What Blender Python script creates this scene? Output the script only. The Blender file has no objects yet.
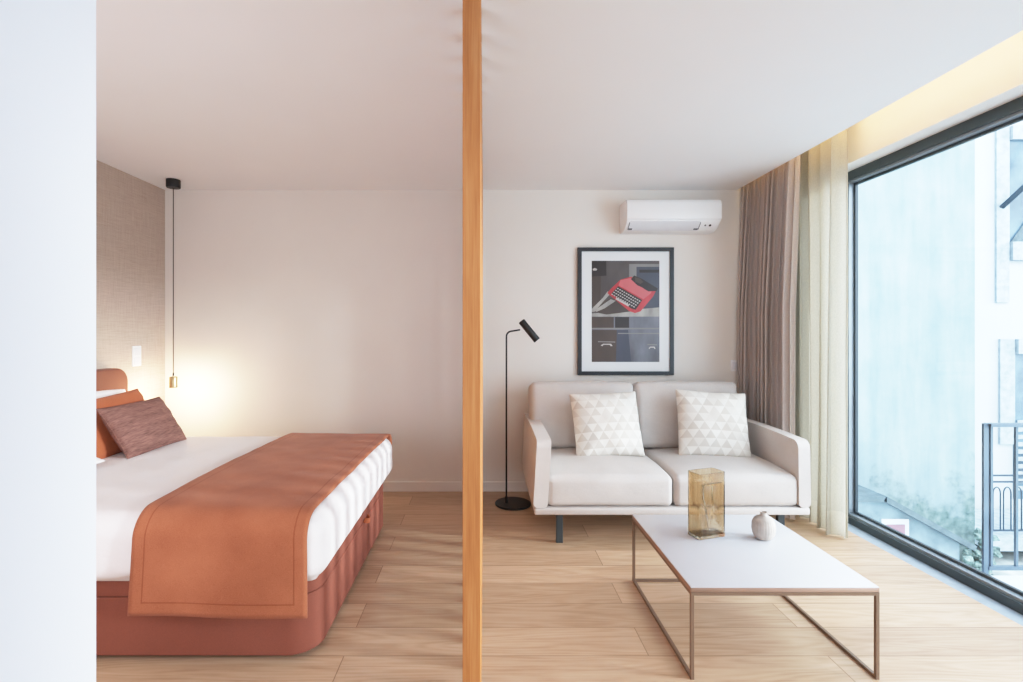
import bpy, bmesh, math, random
from mathutils import Vector, Matrix, noise as mnoise

random.seed(4)
scene = bpy.context.scene
C = scene.collection
PI = math.pi


# ------------------------------------------------------------------ helpers
def lin(c):
    out = []
    for v in c[:3]:
        v = v / 255.0
        out.append(v / 12.92 if v <= 0.04045 else ((v + 0.055) / 1.055) ** 2.4)
    return (*out, 1.0)


class NT:
    def __init__(self, m):
        m.use_nodes = True
        self.t = m.node_tree
        self.b = self.t.nodes.get('Principled BSDF')

    def n(self, kind, **kw):
        nd = self.t.nodes.new(kind)
        for k, v in kw.items():
            setattr(nd, k, v)
        return nd

    def l(self, a, b):
        self.t.links.new(a, b)

    def math(self, op, a, b=None, c=None):
        nd = self.n('ShaderNodeMath', operation=op)
        for i, v in enumerate((a, b, c)):
            if v is None:
                continue
            if isinstance(v, (int, float)):
                nd.inputs[i].default_value = v
            else:
                self.l(v, nd.inputs[i])
        return nd.outputs[0]

    def mix(self, fac, a, b, blend='MIX'):
        nd = self.n('ShaderNodeMix', data_type='RGBA', blend_type=blend)
        for s, v in ((nd.inputs[0], fac), (nd.inputs[6], a), (nd.inputs[7], b)):
            if isinstance(v, (int, float)):
                s.default_value = v
            elif isinstance(v, tuple):
                s.default_value = v
            else:
                self.l(v, s)
        return nd.outputs[2]

    def coord(self, which='Object', scale=(1, 1, 1), loc=(0, 0, 0), rot=(0, 0, 0)):
        tc = self.n('ShaderNodeTexCoord')
        mp = self.n('ShaderNodeMapping')
        mp.inputs['Scale'].default_value = scale
        mp.inputs['Location'].default_value = loc
        mp.inputs['Rotation'].default_value = rot
        self.l(tc.outputs[which], mp.inputs['Vector'])
        return mp.outputs[0]

    def noise(self, vec, scale, detail=3, rough=0.5):
        nd = self.n('ShaderNodeTexNoise')
        nd.inputs['Scale'].default_value = scale
        nd.inputs['Detail'].default_value = detail
        nd.inputs['Roughness'].default_value = rough
        self.l(vec, nd.inputs['Vector'])
        return nd.outputs['Fac']

    def ramp(self, fac, stops):
        nd = self.n('ShaderNodeValToRGB')
        cr = nd.color_ramp
        while len(cr.elements) < len(stops):
            cr.elements.new(0.5)
        for e, (p, c) in zip(cr.elements, stops):
            e.position = p
            e.color = c
        self.l(fac, nd.inputs[0])
        return nd.outputs[0]

    def bump(self, h, strength=0.2, dist=0.002):
        nd = self.n('ShaderNodeBump')
        nd.inputs['Strength'].default_value = strength
        nd.inputs['Distance'].default_value = dist
        self.l(h, nd.inputs['Height'])
        self.l(nd.outputs[0], self.b.inputs['Normal'])


def base(name, rgb, rough=0.5, metal=0.0, spec=0.5):
    m = bpy.data.materials.new(name)
    t = NT(m)
    t.b.inputs['Base Color'].default_value = lin(rgb)
    t.b.inputs['Roughness'].default_value = rough
    t.b.inputs['Metallic'].default_value = metal
    t.b.inputs['Specular IOR Level'].default_value = spec
    m.diffuse_color = lin(rgb)
    return m, t


def plain(name, rgb, rough=0.5, metal=0.0, spec=0.5, var=0.04, vscale=6.0, bump=0.0, bscale=60.0):
    """slightly mottled procedural surface"""
    m, t = base(name, rgb, rough, metal, spec)
    v = t.coord('Object')
    f = t.noise(v, vscale, 4)
    lo = tuple(x * (1 - var) for x in rgb)
    hi = tuple(min(255, x * (1 + var)) for x in rgb)
    t.l(t.ramp(f, [(0.3, lin(lo)), (0.7, lin(hi))]), t.b.inputs['Base Color'])
    if bump:
        t.bump(t.noise(v, bscale, 3), bump, 0.002)
    return m


def fabric(name, rgb, var=0.08, weave=420.0, bump=0.35, rough=0.9, stretch=(1, 1, 1), sheen=0.08, big=3.0, crease=0.0):
    m, t = base(name, rgb, rough, 0, 0.25)
    t.b.inputs['Sheen Weight'].default_value = sheen
    v = t.coord('Object', scale=stretch)
    f1 = t.noise(v, weave, 2)
    f2 = t.noise(v, big, 4)
    f = t.math('ADD', t.math('MULTIPLY', f1, 0.6), t.math('MULTIPLY', f2, 0.4))
    lo = tuple(x * (1 - var) for x in rgb)
    hi = tuple(min(255, x * (1 + var)) for x in rgb)
    t.l(t.ramp(f, [(0.33, lin(lo)), (0.67, lin(hi))]), t.b.inputs['Base Color'])
    if crease:
        f3 = t.noise(t.coord('Object', scale=(1, 1, 1.6)), 7.0, 3, 0.55)
        t.bump(t.math('ADD', t.math('MULTIPLY', f1, 0.04), t.math('MULTIPLY', f3, crease)), 0.5, 0.03)
    else:
        t.bump(f1, bump, 0.0015)
    return m


def link(name, bm, mats, parent=None, smooth=True, loc=None):
    me = bpy.data.meshes.new(name)
    bm.normal_update()
    bm.to_mesh(me)
    bm.free()
    if not isinstance(mats, (list, tuple)):
        mats = [mats]
    for m in mats:
        me.materials.append(m)
    for p in me.polygons:
        p.use_smooth = smooth
    o = bpy.data.objects.new(name, me)
    C.objects.link(o)
    if parent is not None:
        o.parent = parent
    if loc is not None:
        o.location = loc
    return o


def empty(name, loc=(0, 0, 0), rot=(0, 0, 0)):
    o = bpy.data.objects.new(name, None)
    o.empty_display_size = 0.1
    o.location = loc
    o.rotation_euler = rot
    C.objects.link(o)
    return o


def tag(o, label=None, cat=None, group=None, kind=None):
    if label:
        o['label'] = label
    if cat:
        o['category'] = cat
    if group:
        o['group'] = group
    if kind:
        o['kind'] = kind
    return o


def autosmooth(o, ang=35):
    me = o.data
    for p in me.polygons:
        p.use_smooth = True
    bm = bmesh.new()
    bm.from_mesh(me)
    for e in bm.edges:
        if len(e.link_faces) == 2 and e.calc_face_angle(0) > math.radians(ang):
            e.smooth = False
    bm.to_mesh(me)
    bm.free()
    return o


def box(bm, lo, hi, bev=0.0, seg=2, mi=0):
    r = bmesh.ops.create_cube(bm, size=1.0)
    vs = r['verts']
    for v in vs:
        for i in range(3):
            v.co[i] = lo[i] + (v.co[i] + 0.5) * (hi[i] - lo[i])
    fs = list({f for v in vs for f in v.link_faces})
    for f in fs:
        f.material_index = mi
    if bev > 0:
        es = list({e for v in vs for e in v.link_edges})
        bmesh.ops.bevel(bm, geom=es, offset=bev, segments=seg, profile=0.5, affect='EDGES', material=-1)
    return bm


def boxobj(name, lo, hi, m, parent=None, bev=0.0, seg=2, smooth=False):
    bm = bmesh.new()
    box(bm, lo, hi, bev, seg)
    o = link(name, bm, m, parent, smooth)
    if bev:
        autosmooth(o, 40)
    return o


def lathe(bm, prof, seg=48, cx=0, cy=0, mi=0):
    rings = []
    for r, z in prof:
        if r < 1e-6:
            rings.append([bm.verts.new((cx, cy, z))])
        else:
            rings.append([bm.verts.new((cx + r * math.cos(2 * PI * i / seg), cy + r * math.sin(2 * PI * i / seg), z)) for i in range(seg)])
    for a, b in zip(rings, rings[1:]):
        for i in range(seg):
            j = (i + 1) % seg
            if len(a) == 1 and len(b) == 1:
                continue
            if len(a) == 1:
                f = bm.faces.new((a[0], b[j], b[i]))
            elif len(b) == 1:
                f = bm.faces.new((a[i], a[j], b[0]))
            else:
                f = bm.faces.new((a[i], a[j], b[j], b[i]))
            f.material_index = mi
    bmesh.ops.recalc_face_normals(bm, faces=bm.faces)
    return bm


def tube(bm, pts, r, seg=12, cap=True):
    pts = [Vector(p) for p in pts]
    rings = []
    up = None
    for i, p in enumerate(pts):
        if i == 0:
            d = pts[1] - pts[0]
        elif i == len(pts) - 1:
            d = pts[-1] - pts[-2]
        else:
            d = (pts[i + 1] - pts[i]).normalized() + (pts[i] - pts[i - 1]).normalized()
        d.normalize()
        if up is None:
            up = d.orthogonal().normalized()
        up = (up - d * up.dot(d)).normalized()
        s = d.cross(up)
        rings.append([bm.verts.new(p + r * (math.cos(2 * PI * k / seg) * up + math.sin(2 * PI * k / seg) * s)) for k in range(seg)])
    for a, b in zip(rings, rings[1:]):
        for k in range(seg):
            j = (k + 1) % seg
            bm.faces.new((a[k], a[j], b[j], b[k]))
    if cap:
        bm.faces.new(list(reversed(rings[0])))
        bm.faces.new(rings[-1])
    bmesh.ops.recalc_face_normals(bm, faces=bm.faces)
    return bm


def bar(bm, a, b, w, h=None, up=(0, 0, 1)):
    """rectangular bar from a to b"""
    h = h or w
    a, b = Vector(a), Vector(b)
    d = (b - a).normalized()
    u = Vector(up)
    if abs(d.dot(u)) > 0.95:
        u = Vector((1, 0, 0))
    s = d.cross(u).normalized()
    u = s.cross(d).normalized()
    vs = []
    for p in (a, b):
        for sx, sy in ((-1, -1), (1, -1), (1, 1), (-1, 1)):
            vs.append(bm.verts.new(p + s * (w / 2 * sx) + u * (h / 2 * sy)))
    for f in ((0, 1, 2, 3), (7, 6, 5, 4), (0, 4, 5, 1), (1, 5, 6, 2), (2, 6, 7, 3), (3, 7, 4, 0)):
        bm.faces.new([vs[i] for i in f])
    bmesh.ops.recalc_face_normals(bm, faces=bm.faces)
    return bm


def axis_coords(a, r, m, k=5):
    inner = a - r
    out = []
    for i in range(k, 0, -1):
        out.append(-(inner + r * math.tan(i / k * PI / 4)))
    for i in range(m + 1):
        out.append(-inner + 2 * inner * i / m)
    for i in range(1, k + 1):
        out.append(inner + r * math.tan(i / k * PI / 4))
    return out


def rbox(size, r, m=(14, 14, 6), fn=None, k=5, rz=None):
    """soft rounded box centred on origin; fn(Vector)->Vector deforms it"""
    a = [s / 2 for s in size]
    ax = [axis_coords(a[i], r, m[i], k) for i in range(3)]
    bm = bmesh.new()
    for i in range(3):
        j, l = [(1, 2), (2, 0), (0, 1)][i]
        for s in (-1, 1):
            g = []
            for u in ax[j]:
                row = []
                for v in ax[l]:
                    p = Vector((0, 0, 0))
                    p[i] = s * a[i]
                    p[j] = u
                    p[l] = v
                    q = Vector([max(-(a[t] - r), min(a[t] - r, p[t])) for t in range(3)])
                    d = p - q
                    p = q + d.normalized() * r
                    row.append(bm.verts.new(p))
                g.append(row)
            for x in range(len(g) - 1):
                for y in range(len(g[0]) - 1):
                    f = (g[x][y], g[x + 1][y], g[x + 1][y + 1], g[x][y + 1])
                    bm.faces.new(f if s > 0 else tuple(reversed(f)))
    bmesh.ops.remove_doubles(bm, verts=bm.verts, dist=1e-5)
    if fn:
        for v in bm.verts:
            v.co = fn(v.co.copy())
    bmesh.ops.recalc_face_normals(bm, faces=bm.faces)
    return bm


def fbm(p, s, seed=0.0):
    q = Vector(p) * s + Vector((seed, seed * 1.7, -seed))
    return mnoise.noise(q) + 0.5 * mnoise.noise(q * 2.1)


def pillow_bm(w, h, t, seed=0.0, pinch=0.07, wr=0.008, n=34, sag=0.0):
    """plump cushion lying in the XZ plane, thickness along Y, UV over the face"""
    bm = bmesh.new()
    uvl = bm.loops.layers.uv.new('UVMap')
    sides = []
    for s in (1, -1):
        g = []
        for i in range(n + 1):
            row = []
            for j in range(n + 1):
                # denser toward the rim
                u = math.sin((i / n - 0.5) * PI)
                v = math.sin((j / n - 0.5) * PI)
                x = w / 2 * u * (1 - pinch * (1 - v * v))
                z = h / 2 * v * (1 - pinch * (1 - u * u))
                th = t / 2 * ((1 - u * u) * (1 - v * v)) ** 0.42
                if th > 1e-6:
                    rim = 1 - min(1, ((1 - u * u) * (1 - v * v)) * 1.6)
                    ang = math.atan2(v, u)
                    th += wr * rim * mnoise.noise(Vector((ang * 4.5, seed * 3.1 + s, seed))) * min(1, th / (t * 0.12))
                    th += wr * 0.7 * fbm((x, z, s * 0.3), 7, seed) * min(1, th / (t * 0.2))
                    th = max(0.0005, th)
                z -= sag * (u * u) * (1 if v > 0 else 0.3)
                row.append((bm.verts.new((x, -s * th, z)), (u * 0.5 + 0.5, v * 0.5 + 0.5)))
            g.append(row)
        sides.append(g)
        for i in range(n):
            for j in range(n):
                q = [g[i][j], g[i + 1][j], g[i + 1][j + 1], g[i][j + 1]]
                if s < 0:
                    q.reverse()
                f = bm.faces.new([c[0] for c in q])
                for lp, c in zip(f.loops, q):
                    lp[uvl].uv = c[1]
    bmesh.ops.remove_doubles(bm, verts=bm.verts, dist=1e-5)
    bmesh.ops.recalc_face_normals(bm, faces=bm.faces)
    return bm


def rim_pts(w, h, pinch, n=20, sag=0.0):
    pts = []
    for side in range(4):
        for i in range(n):
            t = math.sin((i / n - 0.5) * PI)
            u, v = [(t, -1), (1, t), (-t, 1), (-1, -t)][side]
            pts.append((w / 2 * u * (1 - pinch * (1 - v * v)), 0, h / 2 * v * (1 - pinch * (1 - u * u)) - sag * u * u * (1 if v > 0 else 0.3)))
    pts.append(pts[0])
    return pts


# ------------------------------------------------------------------ materials
M = {}
M['ceiling'] = plain('ceiling_paint', (240, 240, 240), 0.85, var=0.006, vscale=1.5)
M['wall'] = plain('wall_paint', (232, 227, 220), 0.8, var=0.008, vscale=2, bump=0.05, bscale=120)
M['near_wall'] = plain('near_wall_paint', (220, 226, 238), 0.7, var=0.006, vscale=2)
M['trim'] = plain('trim_paint', (236, 232, 226), 0.45, var=0.006)

# left wall: woven linen wallpaper
m, t = base('linen_wallpaper', (196, 180, 166), 0.9, 0, 0.2)
va = t.noise(t.coord('Object', scale=(1, 3.0, 260)), 3.0, 3)
vb = t.noise(t.coord('Object', scale=(1, 260, 3.0)), 3.0, 3)
f = t.math('MULTIPLY', t.math('ADD', va, vb), 0.5)
t.l(t.ramp(f, [(0.36, lin((172, 155, 142))), (0.64, lin((205, 190, 177)))]), t.b.inputs['Base Color'])
t.bump(f, 0.25, 0.001)
M['wallpaper'] = m

# oak plank floor, boards running along X
m, t = base('oak_planks', (205, 175, 143), 0.36, 0, 0.4)
br = t.n('ShaderNodeTexBrick')
br.offset = 0.37
br.offset_frequency = 2
t.l(t.coord('Object', loc=(0.55, -0.07, 0)), br.inputs['Vector'])
br.inputs['Color1'].default_value = (0.0, 0.0, 0.0, 1)
br.inputs['Color2'].default_value = (1, 1, 1, 1)
br.inputs['Mortar'].default_value = (0.5, 0.5, 0.5, 1)
br.inputs['Scale'].default_value = 1.0
br.inputs['Mortar Size'].default_value = 0.0019
br.inputs['Mortar Smooth'].default_value = 0.1
br.inputs['Brick Width'].default_value = 1.9
br.inputs['Row Height'].default_value = 0.19
plank = br.outputs['Color']
mort = br.outputs['Fac']
off = t.n('ShaderNodeVectorMath', operation='MULTIPLY_ADD')
t.l(plank, off.inputs[0])
off.inputs[1].default_value = (7.3, 3.1, 0)
t.l(t.coord('Object', scale=(0.9, 9.0, 1)), off.inputs[2])
g1 = t.noise(off.outputs[0], 3.2, 6, 0.62)
off2 = t.n('ShaderNodeVectorMath', operation='MULTIPLY_ADD')
t.l(plank, off2.inputs[0])
off2.inputs[1].default_value = (3.3, 9.1, 0)
t.l(t.coord('Object', scale=(1.2, 60.0, 1)), off2.inputs[2])
g2 = t.noise(off2.outputs[0], 2.5, 4, 0.6)
wv = t.n('ShaderNodeTexWave', wave_type='RINGS', rings_direction='Z')
wv.inputs['Scale'].default_value = 1.1
wv.inputs['Distortion'].default_value = 6.0
wv.inputs['Detail'].default_value = 2.0
wv.inputs['Detail Scale'].default_value = 1.2
off3 = t.n('ShaderNodeVectorMath', operation='MULTIPLY_ADD')
t.l(plank, off3.inputs[0])
off3.inputs[1].default_value = (5.1, 4.3, 0)
t.l(t.coord('Object', scale=(0.8, 6.5, 1)), off3.inputs[2])
t.l(off3.outputs[0], wv.inputs['Vector'])
low = t.noise(off3.outputs[0], 1.3, 1, 0.4)
rings = t.math('SINE', t.math('MULTIPLY', low, 75.0))
rings = t.math('ADD', t.math('MULTIPLY', rings, 0.5), 0.5)
g = t.math('ADD', t.math('MULTIPLY', g1, 0.58), t.math('ADD', t.math('MULTIPLY', g2, 0.32), t.math('MULTIPLY', rings, 0.10)))
wood = t.ramp(g, [(0.26, lin((176, 142, 113))), (0.48, lin((204, 173, 144))), (0.72, lin((220, 194, 167)))])
tint = t.ramp(plank, [(0.0, lin((218, 212, 206))), (1.0, lin((255, 252, 248)))])
col = t.mix(0.85, wood, tint, 'MULTIPLY')
col = t.mix(t.math('MULTIPLY', mort, 0.75), col, lin((120, 90, 64)))
t.l(col, t.b.inputs['Base Color'])
t.l(t.math('ADD', t.math('MULTIPLY', g2, 0.12), 0.32), t.b.inputs['Roughness'])
t.bump(t.math('SUBTRACT', t.math('MULTIPLY', g2, 0.25), mort), 0.12, 0.002)
M['floor'] = m

# oak of the slats, grain along Z
m, t = base('oak_slat', (190, 130, 78), 0.5, 0, 0.3)
oi = t.n('ShaderNodeObjectInfo')
ofs = t.n('ShaderNodeVectorMath', operation='ADD')
t.l(t.coord('Object', scale=(22, 22, 1.6)), ofs.inputs[0])
t.l(oi.outputs['Random'], ofs.inputs[1])
ga = t.noise(ofs.outputs[0], 2.0, 5, 0.6)
gb = t.noise(t.coord('Object', scale=(160, 160, 3)), 2.0, 3)
g = t.math('ADD', t.math('MULTIPLY', ga, 0.65), t.math('MULTIPLY', gb, 0.35))
t.l(t.ramp(g, [(0.3, lin((158, 96, 52))), (0.5, lin((182, 118, 68))), (0.72, lin((198, 138, 88)))]), t.b.inputs['Base Color'])
M['slat'] = m

M['sofa'] = fabric('sofa_fabric', (199, 192, 187), 0.05, 380, 0.3, 0.92, big=5, crease=0.22)
M['black'] = plain('black_metal', (24, 24, 25), 0.45, 0.0, 0.4, var=0.1)
M['charcoal'] = plain('charcoal_metal', (52, 60, 64), 0.4, 0.2, 0.5, var=0.05)
M['frame_grey'] = plain('window_aluminium', (62, 73, 76), 0.4, 0.1, 0.5, var=0.04)
M['gasket'] = plain('silver_bead', (150, 160, 168), 0.35, 0.3, 0.5, var=0.04)
M['sill'] = plain('stone_threshold', (158, 170, 182), 0.5, 0, 0.4, var=0.05, vscale=20)
M['bronze'] = plain('bronze_rod', (126, 104, 88), 0.42, 0.35, 0.5, var=0.05)
M['bronze_edge'] = plain('bronze_edge', (160, 132, 116), 0.45, 0.2, 0.5, var=0.05)
M['tabletop'] = plain('white_laminate', (206, 208, 214), 0.3, 0, 0.45, var=0.006)
M['brass'] = plain('brushed_brass', (186, 166, 126), 0.3, 0.9, 0.5, var=0.06, vscale=40)
M['white_plastic'] = plain('white_plastic', (243, 243, 243), 0.35, 0, 0.5, var=0.004)
M['grey_plastic'] = plain('grey_plastic', (120, 120, 122), 0.5, 0, 0.4, var=0.02)
M['dark_plastic'] = plain('dark_plastic', (45, 45, 48), 0.5, 0, 0.4, var=0.02)
M['light_plastic'] = plain('pale_plastic', (226, 227, 231), 0.4, 0, 0.4, var=0.01)
M['cord'] = plain('cord', (84, 76, 70), 0.7, 0, 0.3)
M['bed_fabric'] = fabric('terracotta_upholstery', (134, 78, 63), 0.06, 500, 0.2, 0.8, sheen=0.03)
M['head_fabric'] = fabric('brown_upholstery', (124, 76, 60), 0.06, 500, 0.2, 0.85)
M['duvet'] = fabric('white_cotton', (244, 242, 243), 0.012, 600, 0.1, 0.85, sheen=0.05, crease=0.35)
M['orange_fabric'] = fabric('orange_linen', (172, 96, 62), 0.07, 420, 0.35, 0.9)
M['brown_fabric'] = fabric('brown_slub', (122, 88, 80), 0.22, 60, 0.5, 0.9, stretch=(0.35, 1, 4.5), big=8, sheen=0.0)
M['drape'] = fabric('taupe_drape', (186, 175, 169), 0.06, 300, 0.3, 0.95, stretch=(1, 1, 0.4))
M['picture_frame'] = plain('picture_frame_black', (30, 33, 40), 0.35, 0, 0.4, var=0.05)
M['mat_board'] = plain('mat_board', (232, 236, 238), 0.6, var=0.004)

# triangle patterned cushion cover
m, t = base('triangle_cotton', (230, 226, 218), 0.9, 0, 0.2)
tc = t.n('ShaderNodeTexCoord')
sp = t.n('ShaderNodeSeparateXYZ')
t.l(tc.outputs['UV'], sp.inputs[0])
vv = t.math('MULTIPLY', sp.outputs[1], 8.0)
row = t.math('FLOOR', vv)
fv = t.math('FRACT', vv)
uu = t.math('ADD', t.math('MULTIPLY', sp.outputs[0], 6.5), t.math('MULTIPLY', row, 0.5))
cell = t.math('FLOOR', uu)
fu = t.math('FRACT', uu)
up = t.math('LESS_THAN', t.math('ABSOLUTE', t.math('SUBTRACT', fu, 0.5)), t.math('MULTIPLY', t.math('SUBTRACT', 1.0, fv), 0.5))
cmb = t.n('ShaderNodeCombineXYZ')
t.l(t.math('ADD', cell, t.math('MULTIPLY', t.math('SUBTRACT', 1.0, up), t.math('ADD', t.math('GREATER_THAN', fu, 0.5), 40.0))), cmb.inputs[0])
t.l(row, cmb.inputs[1])
wn = t.n('ShaderNodeTexWhiteNoise', noise_dimensions='2D')
t.l(cmb.outputs[0], wn.inputs['Vector'])
rnd = wn.outputs['Value']
grey = t.math('ADD', t.math('MULTIPLY', up, 0.46), t.math('MULTIPLY', rnd, 0.58))
t.l(t.ramp(grey, [(0.2, lin((230, 226, 218))), (0.42, lin((224, 219, 211))), (0.72, lin((210, 203, 193))), (1.0, lin((203, 195, 185)))]), t.b.inputs['Base Color'])
t.bump(t.noise(t.coord('Object'), 350, 2), 0.3, 0.0015)
M['triangles'] = m

# orange wool bed runner with a stitched border
m, t = base('orange_wool', (192, 106, 66), 0.95, 0, 0.15)
t.b.inputs['Sheen Weight'].default_value = 0.08
tc = t.n('ShaderNodeTexCoord')
sp = t.n('ShaderNodeSeparateXYZ')
t.l(tc.outputs['UV'], sp.inputs[0])
eu = t.math('MINIMUM', sp.outputs[0], t.math('SUBTRACT', 0.65, sp.outputs[0]))
ev = t.math('MINIMUM', sp.outputs[1], t.math('SUBTRACT', 2.05, sp.outputs[1]))
e = t.math('MINIMUM', eu, ev)
line = t.math('LESS_THAN', t.math('ABSOLUTE', t.math('SUBTRACT', e, 0.047)), 0.0028)
f1 = t.noise(t.coord('Object'), 420, 2)
f2 = t.noise(t.coord('Object'), 5, 4)
f = t.math('ADD', t.math('MULTIPLY', f1, 0.5), t.math('MULTIPLY', f2, 0.5))
c0 = t.ramp(f, [(0.33, lin((147, 86, 60))), (0.67, lin((178, 111, 81)))])
t.l(t.mix(t.math('MULTIPLY', line, 0.45), c0, lin((120, 58, 32))), t.b.inputs['Base Color'])
t.bump(t.math('SUBTRACT', t.math('MULTIPLY', f1, 0.3), line), 0.5, 0.002)
M['runner'] = m


def translucent(name, rgb, trans, clear, weave=300):
    m, t = base(name, rgb, 0.9, 0, 0.1)
    out = t.t.nodes['Material Output']
    tl = t.n('ShaderNodeBsdfTranslucent')
    df = t.n('ShaderNodeBsdfDiffuse')
    tp = t.n('ShaderNodeBsdfTransparent')
    f = t.noise(t.coord('Object', scale=(1, 1, 0.3)), weave, 2)
    col = t.ramp(f, [(0.3, lin(tuple(x * 0.93 for x in rgb))), (0.7, lin(rgb))])
    sz = t.n('ShaderNodeSeparateXYZ')
    t.l(t.coord('Object'), sz.inputs[0])
    hem = t.math('LESS_THAN', sz.outputs[2], 0.16)
    t.l(col, tl.inputs['Color'])
    t.l(col, df.inputs['Color'])
    m1 = t.n('ShaderNodeMixShader')
    m1.inputs[0].default_value = trans
    t.l(df.outputs[0], m1.inputs[1])
    t.l(tl.outputs[0], m1.inputs[2])
    m2 = t.n('ShaderNodeMixShader')
    t.l(t.math('MULTIPLY', t.math('SUBTRACT', 1.0, hem), clear), m2.inputs[0])
    t.l(m1.outputs[0], m2.inputs[1])
    t.l(tp.outputs[0], m2.inputs[2])
    t.l(m2.outputs[0], out.inputs['Surface'])
    return m


M['sheer'] = translucent('sheer_voile', (212, 206, 190), 0.45, 0.12)

# clear window pane: thin, see-through with a faint Fresnel reflection
m, t = base('window_glass', (235, 245, 250), 0.0)
out = t.t.nodes['Material Output']
tp = t.n('ShaderNodeBsdfTransparent')
tp.inputs['Color'].default_value = (0.95, 0.985, 1.0, 1)
gl = t.n('ShaderNodeBsdfGlossy')
gl.inputs['Roughness'].default_value = 0.02
lw = t.n('ShaderNodeLayerWeight')
mx = t.n('ShaderNodeMixShader')
t.l(t.math('ADD', t.math('MULTIPLY', t.math('POWER', lw.outputs['Facing'], 4.0), 0.4), 0.03), mx.inputs[0])
t.l(tp.outputs[0], mx.inputs[1])
t.l(gl.outputs[0], mx.inputs[2])
t.l(mx.outputs[0], out.inputs['Surface'])
M['glass'] = m

# amber vase glass
m, t = base('amber_glass', (226, 200, 158), 0.06, 0, 0.5)
t.b.inputs['Transmission Weight'].default_value = 1.0
t.b.inputs['IOR'].default_value = 1.3
v = t.coord('Object', scale=(60, 60, 3))
t.l(t.ramp(t.noise(v, 1.5, 3), [(0.3, lin((210, 186, 152))), (0.7, lin((238, 224, 200)))]), t.b.inputs['Base Color'])
t.bump(t.noise(v, 1.5, 2), 0.35, 0.004)
M['amber'] = m
M['ceramic'] = plain('ribbed_ceramic', (186, 176, 166), 0.55, 0, 0.4, var=0.06, vscale=30)


def emissive(name, rgb, s):
    m, t = base(name, rgb, 0.5)
    t.b.inputs['Emission Color'].default_value = lin(rgb)
    t.b.inputs['Emission Strength'].default_value = s
    return m


M['bulb'] = emissive('warm_bulb', (255, 214, 150), 12.0)

# ------------------------------------------------------------------ room shell
XL, XR, YB, YN, ZC = -2.544, 2.30, 4.0, -2.2, 2.40
XS = 2.015     # edge of the dropped ceiling
XW = 2.42      # inner face of the window frame
ZL = 2.332     # underside of the lintel


def struct(name, lo, hi, m, parent=None):
    o = boxobj(name, lo, hi, m, parent)
    o['kind'] = 'structure'
    return o


struct('floor', (XL - 0.1, YN - 0.1, -0.12), (XW - 0.09, YB + 0.1, 0.0), M['floor'])
struct('ceiling', (XL - 0.1, YN - 0.1, ZC), (XS, YB + 0.1, ZC + 0.3), M['ceiling'])
struct('trim_1', (XS, YN - 0.1, 2.62), (XR + 0.3, YB + 0.1, ZC + 0.3), M['ceiling'])     # top of the curtain recess
struct('wall_left', (XL - 0.1, YN, 0), (XL, YB, ZC), M['wallpaper'])
struct('wall_back', (XL - 0.1, YB, 0), (XR + 0.3, YB + 0.12, 2.62), M['wall'])
struct('wall_rear', (XL - 0.1, YN - 0.12, 0), (XR + 0.3, YN, 2.62), M['wall'])
struct('wall_near', (-2.3, -1.4, 0), (-0.580, 0.75, ZC), M['near_wall'])
# right wall around the window
WY0, WY1 = 0.0, 3.42
bm = bmesh.new()
box(bm, (XR, YN, ZL), (XR + 0.21, YB, 2.62))
box(bm, (XR, WY1, 0), (XR + 0.21, YB, ZL))
box(bm, (XR, YN, 0), (XR + 0.21, WY0, ZL))
o = link('wall_right', bm, M['wall'], None, False)
o['kind'] = 'structure'
# baseboards
b = struct('baseboard_back', (XL, YB - 0.014, 0), (1.99, YB, 0.075), M['trim'])
b = struct('baseboard_left', (XL, 0.8, 0), (XL + 0.014, YB - 0.014, 0.075), M['trim'])

# window
w = empty('window_1', (XW, 1.1, 0))
w['kind'] = 'structure'
w['label'] = 'large floor-to-lintel window in a dark grey metal frame'


def wpart(name, boxes, m):
    bm = bmesh.new()
    for lo, hi in boxes:
        box(bm, lo, hi)
    o = link(name, bm, m, None, False)
    o.parent = w
    o.matrix_parent_inverse = Matrix.Translation(-Vector(w.location))
    o['kind'] = 'structure'
    return o


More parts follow.
